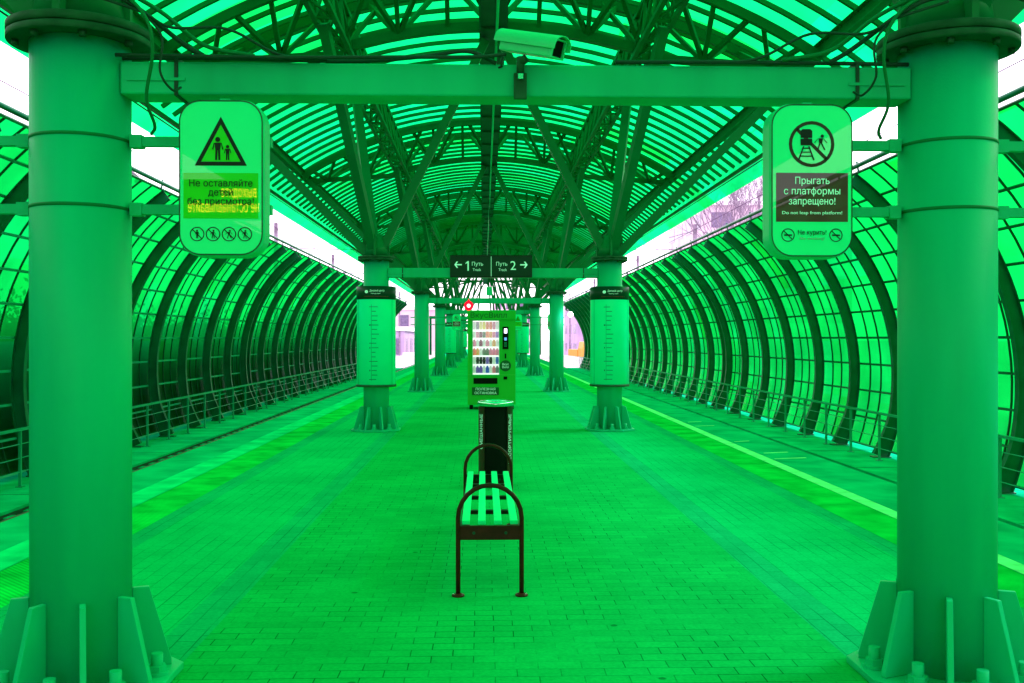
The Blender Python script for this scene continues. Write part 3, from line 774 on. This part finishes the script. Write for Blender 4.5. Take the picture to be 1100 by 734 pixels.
MB().lathe([(rb-.015, .0), (rb-.015, .02)], 30).build('base_ring', BINM, b)

# ------------------------------------------------------------ vending machine
VY = 20.4
v = thing('vending_machine', 'bright green snack vending machine facing the bench, window lit', 'vending machine', (.01, VY, 0))
W2 = .49
m = MB(); m.box(-W2, W2, .45, .8, .1, 2.0); m.box(-W2, W2, 0, .45, .1, .715); m.box(-W2, W2, 0, .45, 1.83, 2.0); m.box(-W2, -.395, 0, .45, .716, 1.829); m.box(.16, W2, 0, .45, .716, 1.829)
m.build('cabinet', VENDM, v)
for x in (-.42, .42):
    for y in (.08, .7): MB().cyl((x, y, 0), .035, .003, .1, 12).build('foot', BINM, v)
MB().box(-W2-.006, W2+.006, -.02, -.0005, 1.84, 2.03).build('header', VENDM, v, bevel=.01)
text('ВкусВилл', VENDD, v, .15, -.06, -.022, 1.93, .74)
LIT = mat('lit_backing', (.8, .8, .8), .6, var=0, emit=(1, .95, 1), estr=.32)
MB().box(-.394, .159, .43, .449, .717, 1.828).build('lit_back', LIT, v)
fr = MB(); 
for a in ((-.40, -.385, .71, 1.835), (.15, .165, .71, 1.835), (-.40, .165, .705, .72), (-.40, .165, 1.825, 1.84)): fr.box(a[0], a[1], -.008, -.0005, a[2], a[3])
fr.build('window_frame', SIGNB, v)
gm = bpy.data.materials.new('window_glass'); gm.use_nodes = True; gt = gm.node_tree; gt.nodes.clear()
go = gt.nodes.new('ShaderNodeOutputMaterial'); ga = gt.nodes.new('ShaderNodeBsdfTransparent'); gb_ = gt.nodes.new('ShaderNodeBsdfGlossy'); gb_.inputs['Roughness'].default_value = .05
gx = gt.nodes.new('ShaderNodeMixShader'); gx.inputs[0].default_value = .05; gt.links.new(ga.outputs[0], gx.inputs[1]); gt.links.new(gb_.outputs[0], gx.inputs[2]); gt.links.new(gx.outputs[0], go.inputs[0])
MB().box(-.384, .149, -.004, -.001, .721, 1.824).build('window_pane', gm, v)
shz = [.745, .93, 1.11, 1.29, 1.47, 1.64]
for z in shz:
    MB().box(-.392, .157, .1, .428, z-.014, z).build('shelf', WHITEP, v)
    MB().box(-.392, .157, .09, .0995, z-.03, z+.004).build('price_rail', LIT, v)
MB().box(.225, .345, -.012, -.0005, 1.24, 1.70).build('control_panel', BINM, v)
SCR = mat('screen_glow', (.1, .1, .1), .4, var=0, emit=(.75, .75, 1), estr=2.2)
MB().box(.26, .315, -.016, -.0125, 1.57, 1.66).build('display', SCR, v)
MB().box(.26, .31, -.016, -.0125, 1.42, 1.48).build('card_reader', mat('screen_blue', (.05, .1, .2), .4, emit=(.1, .3, .6), estr=.6), v)
kp = MB()
for a in range(3):
    for c in range(4): kp.box(.258+a*.02, .27+a*.02, -.016, -.0125, 1.29+c*.026, 1.308+c*.026)
kp.build('keypad', RAILM, v)
MB().box(.27, .30, -.01, -.0005, 1.05, 1.15).build('coin_slot', BINM, v)
MB().prism([(.285+.115*cos(a*pi/16), .90+.115*sin(a*pi/16)) for a in range(32)], -.008, -.0005).build('round_emblem', VENDD, v)
text('Вкус', WTEXT, v, .06, .285, -.0105, .93, .13); text('Вилл', WTEXT, v, .06, .285, -.0105, .87, .13)
MB().box(.245, .32, -.01, -.0005, .62, .68).build('coin_return', BINM, v)
MB().box(-.37, .12, -.012, -.0005, .53, .65).build('delivery_flap', BINM, v, bevel=.004)
MB().box(-.40, .15, -.012, -.0005, .30, .46).build('label_panel', VENDD, v, bevel=.004)
text('ПОЛЕЗНАЯ', WTEXT, v, .068, -.125, -.0145, .42, .40); text('ОСТАНОВКА', WTEXT, v, .068, -.125, -.0145, .34, .45)
# goods
goods = {}
def prod(kind, cn, col):
    key = (kind, cn)
    if key in goods: return goods[key]
    m_ = mat('pack_'+cn, tuple(c**1.5 for c in col), .4, var=.05, emit=tuple(c**1.8 for c in col), estr=.13)  # packs glow faintly in their own colour, standing in for cabinet light
    if kind == 'bottle': me = MB().lathe([(.024, 0), (.026, .01), (.026, .085), (.012, .115), (.011, .128), (.013, .129), (.013, .142)], 14)
    elif kind == 'packet': me = MB().prism([(-.03, 0), (.03, 0), (.027, .01), (.031, .06), (.027, .12), (.03, .13), (-.03, .13), (-.027, .12), (-.031, .06), (-.027, .01)], -.015, .015)
    else: me = MB().lathe([(.022, 0), (.025, .004), (.025, .098), (.021, .106), (.02, .104)], 14)
    goods[key] = (me.mesh(kind, m_), kind); return goods[key]
rows = [('bottle', ['white', 'violet', 'violet', 'white', 'blue', 'white', 'rose', 'grey']), ('packet', ['white', 'black', 'black', 'black', 'violet', 'black', 'white', 'blue']),
        ('bottle', ['orange', 'amber', 'white', 'green', 'green', 'rose', 'rose', 'rose']), ('bottle', ['rose', 'white', 'brown', 'white', 'rose', 'white', 'amber', 'white']),
        ('can', ['white', 'rose', 'brown', 'green', 'orange', 'amber', 'rose', 'violet']), ('packet', ['white', 'grey', 'cream', 'yellow', 'orange', 'orange', 'rose', 'white'])]
PC = {'white': (.8,.8,.8), 'violet': (.35,.22,.6), 'blue': (.15,.25,.65), 'rose': (.8,.35,.45), 'grey': (.35,.35,.4), 'black': (.03,.05,.04), 'orange': (.9,.35,.08), 'amber': (.8,.5,.1), 'green': (.08,.3,.1), 'brown': (.3,.12,.06), 'cream': (.9,.75,.4), 'yellow': (.9,.7,.05)}
sn = ['bottom', 'second lowest', 'third lowest', 'third highest', 'second highest', 'top']; on_ = ['first', 'second', 'third', 'fourth', 'fifth', 'sixth', 'seventh', 'last']
for ri, (kind, cs) in enumerate(rows):
    for ci, cn in enumerate(cs):
        me, nm = prod(kind, cn, PC[cn]); o = bpy.data.objects.new({'bottle': 'drink_bottle', 'packet': 'snack_packet', 'can': 'drink_can'}[nm], me); COL.objects.link(o)
        o.location = (.01-.355+ci*.0675, VY+.15, shz[ri]+.001); o.scale = ((1.3, 1.3) if kind != 'packet' else (1.08, 1.08))+(1.2+.1*random.random(),)
        tag(o, f'{cn} {nm} on the {sn[ri]} shelf of the vending machine, {on_[ci]} from left', nm, 'goods in the vending machine')

# ------------------------------------------------------------ security camera on the near beam
cc = thing('security_camera', 'pale box security camera with sunshield on top of the near beam', 'security camera', (-.0, 4.14, EYE+1.165))
# placed by its foot on the beam face
cc.location = (.0, 4.165, EYE+1.0); cc.scale = (.9, .9, .9)
MB().box(-.03, .03, -.022, -.0, -.0, .12).build('bracket_plate', FLANGE, cc, bevel=.003)
MB().tube([(0, -.012, .1), (.0, -.03, .15), (.0, -.03, .19)], .018, 10).build('bracket_arm', FLANGE, cc)
MB().box(-.012, .012, -.05, -.008, .085, .11).build('swivel', CHROME, cc)
hd = bpy.data.objects.new('housing', None)
def rot(mb, yaw, pitch, loc):
    M = Matrix.Translation(loc) @ Matrix.Rotation(yaw, 4, 'Z') @ Matrix.Rotation(pitch, 4, 'Y')
    mb.v = [tuple(M @ Vector(p)) for p in mb.v]; return mb
CL = ((.055, -.05, .245), -.78, R(17))
def half(r0, r1, x0, x1, base=-.02):
    mb = MB(); n = 14
    prof = [(-r1, base)]+[(r1*cos(pi-pi*k/n), r1*.85*sin(pi-pi*k/n)+.005) for k in range(n+1)]+[(r1, base)]
    inn = [(r0, base)]+[(r0*cos(pi*k/n), r0*.85*sin(pi*k/n)+.004) for k in range(n+1)]+[(-r0, base)]
    pr = prof+inn; k = len(pr)
    vs = [(x, a, b) for x in (x0, x1) for a, b in pr]
    h = len(prof)
    fs = []
    for i in range(h-1):
        j = k-1-i
        fs += [(i, i+1, j-1, j), (k+i, k+j, k+j-1, k+i+1)]
    fs += [(i, k+i, k+(i+1)%k, (i+1)%k) for i in range(k)]
    mb.add(vs, fs); return mb
rot(half(.052, .056, -.2, .19, -.012), CL[1], CL[2], CL[0]).build('sunshield', CAMM, cc)
body = rot(MB().box(-.17, .15, -.043, .043, -.05, .033), CL[1], CL[2], CL[0]).build('body', CAMM, cc, bevel=.006)
rot(MB().box(.1505, .158, -.034, .034, -.042, .027), CL[1], CL[2], CL[0]).build('front_glass', BINM, body)
e = MB(); 
for a in ((-.043, .043, .029, .036), (-.043, .043, -.05, -.043)): e.box(.1505, .17, a[0], a[1], a[2], a[3])
for a in ((-.043, -.036), (.036, .043)): e.box(.1505, .17, a[0], a[1], -.0425, .0285)
rot(e, CL[1], CL[2], CL[0]).build('front_bezel', CAMM, body)
MB().tube([(0, -.03, .165), (.03, -.04, .185)], .02, 10).build('ball_joint', FLANGE, cc)
MB().tube([(-.08, .0, .205), (-.09, .0, .17), (-.085, .0, .155), (-.1, .01, .15)], .006, 8).build('tail_cable', CABLE, cc)

# ------------------------------------------------------------ cables
def cable(pts, r, m, lab, grp='loose cables at the column tops'):
    # smooth through points (Catmull-Rom)
    P = [Vector(p) for p in pts]; P = [P[0]*2-P[1]]+P+[P[-1]*2-P[-2]]; q = []
    for i in range(1, len(P)-2):
        for k in range(8):
            t_ = k/8; a, b_, c, d_ = P[i-1], P[i], P[i+1], P[i+2]
            q.append(.5*((2*b_)+(c-a)*t_+(2*a-5*b_+4*c-d_)*t_**2+(3*b_-a-3*c+d_)*t_**3))
    q.append(P[-2]); o = MB().tube(q, r, 8).build('cable', m); return tag(o, lab, 'cable', grp)
zt = EYE+1.15
cable([(-1.66, 4.2, zt+.02), (-1.2, 4.16, zt+.012), (-.7, 4.18, zt+.01), (-.4, 4.17, zt+.03), (-.22, 4.16, zt+.05), (-.1, 4.16, zt+.0)], .009, CABLE, 'dark cable lying on the near beam left of the security camera')
cable([(-1.66, 4.12, zt+.012), (-1.0, 4.13, zt+.01), (-.5, 4.12, zt+.012), (-.2, 4.12, zt+.015), (-.06, 4.13, zt+.03)], .008, CABLE, 'second cable along the near beam ending under the security camera')
cable([(1.66, 4.2, zt+.02), (1.2, 4.16, zt+.012), (.8, 4.15, zt+.01), (.4, 4.17, zt+.012)], .009, CABLE, 'dark cable lying on the near beam right of the security camera')
for s in (-1, 1):
    sd_ = 'left' if s < 0 else 'right'
    cable([(s*1.98, 3.98, 2.95), (s*1.75, 3.93, 2.86), (s*1.56, 3.93, 2.80), (s*1.47, 3.94, 2.70), (s*1.46, 3.97, 2.58), (s*1.5, 4.02, 2.42), (s*1.5, 4.12, 2.33), (s*1.54, 4.2, 2.31)], .007, STRUTM, f'green looping cable hanging past the beam end at the near {sd_} column')
    cable([(s*1.8, 3.96, 2.9), (s*1.6, 3.98, 2.84), (s*1.45, 4.05, 2.77), (s*1.3, 4.12, 2.66), (s*1.1, 4.15, 2.625)], .009, STRUTM, f'cable dropping from the near {sd_} column flange onto the beam')
    cable([(s*1.9, 4.0, 2.86), (s*1.65, 3.94, 2.82), (s*1.52, 3.96, 2.76), (s*1.38, 4.1, 2.66), (s*1.3, 4.14, 2.615)], .010, CABLE, f'thick dark cable bent over the near {sd_} column flange')
    cable([(s*2.1, 3.95, 2.82), (s*2.17, 3.95, 2.66), (s*2.14, 3.95, 2.5), (s*2.1, 4.0, 2.36), (s*2.14, 4.15, 2.31)], .006, CABLEP, f'thin purple cable hanging on the outer side of the near {sd_} column')

for s in (-1, 1):
    sd_ = 'left' if s < 0 else 'right'
    cable([(s*2.05, 3.93, 2.80), (s*1.85, 3.9, 2.83), (s*1.6, 3.95, 2.83), (s*1.5, 4.0, 2.9), (s*1.42, 4.1, 3.1), (s*1.5, 4.3, 3.4)], .006, CABLE, f'thin dark wire running up the strut at the near {sd_} column')
    cable([(s*1.7, 3.92, 2.80), (s*1.5, 3.95, 2.74), (s*1.4, 4.02, 2.70), (s*1.2, 4.1, 2.72), (s*1.0, 4.14, 2.63), (s*.8, 4.15, 2.61)], .006, CABLE, f'thin sagging wire from the near {sd_} column head to the beam top')
    cable([(s*1.55, 3.99, 2.79), (s*1.43, 3.98, 2.66), (s*1.44, 4.0, 2.52), (s*1.41, 4.06, 2.46), (s*1.40, 4.14, 2.49)], .005, CABLE, f'thin looped wire tucked under the beam end at the near {sd_} column')
# lamp on the third right column, red ring lamp under the third beam, small box
l = thing('wall_lamp', 'small bright white lamp on the third column of the right row', 'lamp', (CX+.36, FY[2]-.3, EYE+.66))
MB().lathe([(.0, -.07), (.05, -.05), (.07, 0), (.05, .05), (.0, .07)], 16, caps=False).build('globe', mat('lamp_glow', (1, 1, 1), .5, var=0, emit=(1, .95, 1), estr=14), l)
MB().bar((0, .0, .07), (-.12, 0, .12), .03).build('arm', FLANGE, l); MB().bar((-.12, .0, .12), (-.12, 0, .25), .04).build('arm', FLANGE, l)
l = thing('red_ring_lamp', 'glowing red round lamp hanging under the third beam above the vending machine', 'lamp', (-.56, FY[2]-.15, EYE+.9))
RED = mat('red_glow', (1, 0, 0), .5, var=0, emit=(1, .0, .03), estr=.45)
q = MB().ring(0, 0, .055, .13, -.03, .03, 20); q.prism([(-.035, .12), (.035, .12), (0, .2)], -.02, .02); q.prism([(-.035, -.12), (.035, -.12), (0, -.2)], -.02, .02); q.build('red_ring', RED, l)
MB().prism([(.053*cos(a*pi/8), .053*sin(a*pi/8)) for a in range(16)], -.025, .025).build('lens', mat('lamp_core', (1, 1, 1), .5, var=0, emit=(1, .75, .85), estr=.45), l)
MB().box(-.02, .02, .031, .07, -.1, .12).build('hanger', FLANGE, l)
l = thing('hanging_box', 'small pale green box hanging above the third beam on the platform axis', 'box', (.0, FY[2]-.1, EYE+1.18))
MB().box(-.08, .08, -.05, .05, 0, .24).build('housing', SIGNB, l, bevel=.01); MB().box(-.01, .01, -.01, .01, .24, 3.5).build('rod', CABLE, l)

# ------------------------------------------------------------ outside the station
def building(name, lab, x0, x1, y0, y1, h, m, fl, nw, nd, roof=None):
    t = thing(name, lab, 'building', ((x0+x1)/2, (y0+y1)/2, -1.62)); W, D = (x1-x0)/2, (y1-y0)/2
    MB().box(-W, W, -D, D, 0, h).build('wall', m, t)
    MB().box(-W-.3, W+.3, -D-.3, D+.3, h+.002, h+.5).build('roof', roof or FENCEW, t)
    fh = h/fl
    for f_ in range(fl):
        for i in range(nw):
            x = -W+(i+.5)*2*W/nw; o = MB().box(x-.28*2*W/nw, x+.28*2*W/nw, -D-.04, -D-.003, f_*fh+.3*fh, f_*fh+.78*fh).build('window', WINM, t)
    sx = -1 if x0 > 0 else 1; X_ = sx*W
    for f_ in range(fl):
        for i in range(nd):
            y = -D+(i+.5)*2*D/nd; a, b_ = sorted((X_+sx*.003, X_+sx*.04)); MB().box(a, b_, y-.28*2*D/nd, y+.28*2*D/nd, f_*fh+.3*fh, f_*fh+.78*fh).build('window', WINM, t)
    return t
building('apartment_building', 'tall pinkish apartment block seen beyond the right screen', 26, 44, 118, 140, 19, PINK, 5, 4, 4)
building('office_building', 'lavender building with window rows beyond the far right end', 14, 30, 150, 175, 9, LAV, 3, 5, 3)
building('depot_building', 'low purple building beyond the far left end of the platform', -26, -9.5, 118, 140, 4.0, LAV, 1, 6, 3)
building('warehouse', 'long pale pink building behind the low purple one at left', -34, -6, 170, 190, 8, PINK, 2, 9, 2)
building('far_tower', 'pale slab block straight beyond the far platform end', 2, 12, 230, 244, 12, PINK, 4, 4, 3)
def fence(lab, x0, y0, x1, y1, h=1.3):
    t = thing('mesh_fence', lab, 'fence', group='white lattice fences past the screens'); n = 14; a = Vector((x0, y0, -1.6)); d_ = (Vector((x1, y1, -1.6))-a)
    p = MB()
    for k in range(n+1): q = a+d_*k/n; p.bar(q, q+Vector((0, 0, h)), .08)
    p.build('post', FENCEW, t); r_ = MB()
    for k in range(6): z = Vector((0, 0, .1+k*(h-.12)/5)); r_.bar(a+z, a+d_+z, .03, .05)
    for k in range(n*6): q = a+d_*(k+.5)/(n*6); r_.bar(q+Vector((0,0,.05)), q+Vector((0, 0, h)), .03)
    r_.build('lattice', FENCEW, t)
fence('white lattice fence beyond the end of the left screen', -9.2, 88, -8.2, 116)
fence('white lattice fence beyond the end of the right screen', 9.2, 88, 8.2, 116)
fence('white lattice fence crossing in front of the low purple building', -9.2, 112, -4.6, 124, 1.5)
# catenary masts and wires
def mast(x, y, lab, s):
    t = thing('catenary_mast', lab, 'mast', (x, y, -1.6), group='catenary masts beside the tracks')
    MB().bar((0, 0, 0), (0, 0, 8.6), .16, .2).build('pole', BARK, t)
    a = MB(); a.bar((0, 0, 7.4), (-s*5.2, 0, 7.3), .05, .05); a.bar((0, 0, 8.3), (-s*3.4, 0, 7.35), .03, .03)
    for k in (1.6, 2.6, 3.8): a.bar((-s*k, 0, 7.3), (-s*(k+.25), 0, 6.9), .03)
    a.build('cantilever', BARK, t)
    i = MB()
    for k in (.5, .7): i.lathe([(.03, -.1), (.06, -.06), (.03, -.02), (.06, .02), (.03, .06)], 8, (-s*k, 0, 7.4))
    i.build('insulator', WINM, t)
for s in (-1, 1):
    for k, y in enumerate((48, 66, 92, 118)):
        mast(s*10.1, y, f'{("nearest","second","third","farthest")[k]} catenary mast behind the {"left" if s<0 else "right"} screen', s)
    for k, (x, z) in enumerate(((5.75, 5.25), (5.75, 6.0), (9.4, 6.4))):
        tag(MB().tube([(s*x, -8, z), (s*x, 60, z+.0), (s*x, 150, z)], .012, 6).build('overhead_wire', CABLEP), ['lowest', 'middle', 'highest'][k]+f' overhead wire running along the {"left" if s<0 else "right"} track', 'wire', 'overhead wires')
t = thing('street_lamp', 'curved arm street lamp showing above the left screen near the camera', 'street lamp', (-9.3, 23, -1.6))
MB().tube([(0, 0, 0), (0, 0, 6.6)], .06, 10).build('pole', BARK, t)
MB().tube([(0, 0, 6.6), (.15, 0, 6.9), (.6, 0, 7.0), (1.0, 0, 6.95), (1.25, 0, 6.75)], .03, 8).build('arm', BARK, t)
MB().lathe([(.09, -.12), (.07, -.04), (.02, .02)], 12, (1.25, 0, 6.75)).build('lamp_head', BARK, t)
# bare trees
def bare_tree(x, y, h, lab, seed):
    rnd = random.Random(seed); t = thing('bare_tree', lab, 'tree', (x, y, -1.6), group='leafless trees beyond the right screen')
    MB().tube([(0, 0, 0), (.05, .1, h*.25), (0, 0, h*.45)], .16, 8).build('trunk', BARK, t); c = MB()
    def br(p, d_, l_, r_, n):
        q = p+d_*l_; c.bar(p, q, r_, r_)
        if n == 0: return
        for _ in range(3):
            e_ = (d_+Vector((rnd.uniform(-.7, .7), rnd.uniform(-.7, .7), rnd.uniform(-.15, .55)))).normalized(); br(q, e_, l_*rnd.uniform(.6, .85), r_*.6, n-1)
    for _ in range(4): br(Vector((0, 0, h*(.3+.13*rnd.random()))), Vector((rnd.uniform(-.6, .6), rnd.uniform(-.6, .6), 1)).normalized(), h*.2, .09, 5)
    c.build('crown', BARK, t)
for k, (x, y, h) in enumerate(((19, 72, 17), (21.5, 84, 20), (17.5, 64, 15), (24, 96, 21))): bare_tree(x, y, h, f'leafless tree over the right screen, {("second nearest","second farthest","nearest","farthest")[k]} of the group', k+11)
# orange works truck
t = thing('works_truck', 'orange works truck parked beyond the far end of the right screen', 'truck', (10.9, 108, -1.6), rz=.25)
MB().box(-1.1, 1.1, -2.2, 2.2, .55, .8).build('chassis', TYRE, t)
MB().prism([(-1.1, .8), (1.1, .8), (1.1, 2.0), (.95, 2.75), (-.95, 2.75), (-1.1, 2.0)], -2.3, -.7).build('cab', ORANGE, t, bevel=.06)
MB().box(-.9, .9, -2.33, -2.302, 1.75, 2.55).build('windscreen', WINM, t)
MB().box(-1.15, 1.15, -.6, 2.4, .8, 1.9).build('tipper', ORANGE, t, bevel=.03)
for x in (-.95, .95):
    for y in (-1.5, 1.4):
        wv = MB(); n = 20; wv.v = []; 
        wv.lathe([(.45, -.14), (.48, -.1), (.48, .1), (.45, .14)], n); wv.v = [(x+p[2], y+p[0], .48+p[1]) for p in wv.v]; wv.build('wheel', TYRE, t)
    MB().box(x-.12, x+.12, -2.33, -2.302, 1.0, 1.15).build('headlight', WHITEP, t)
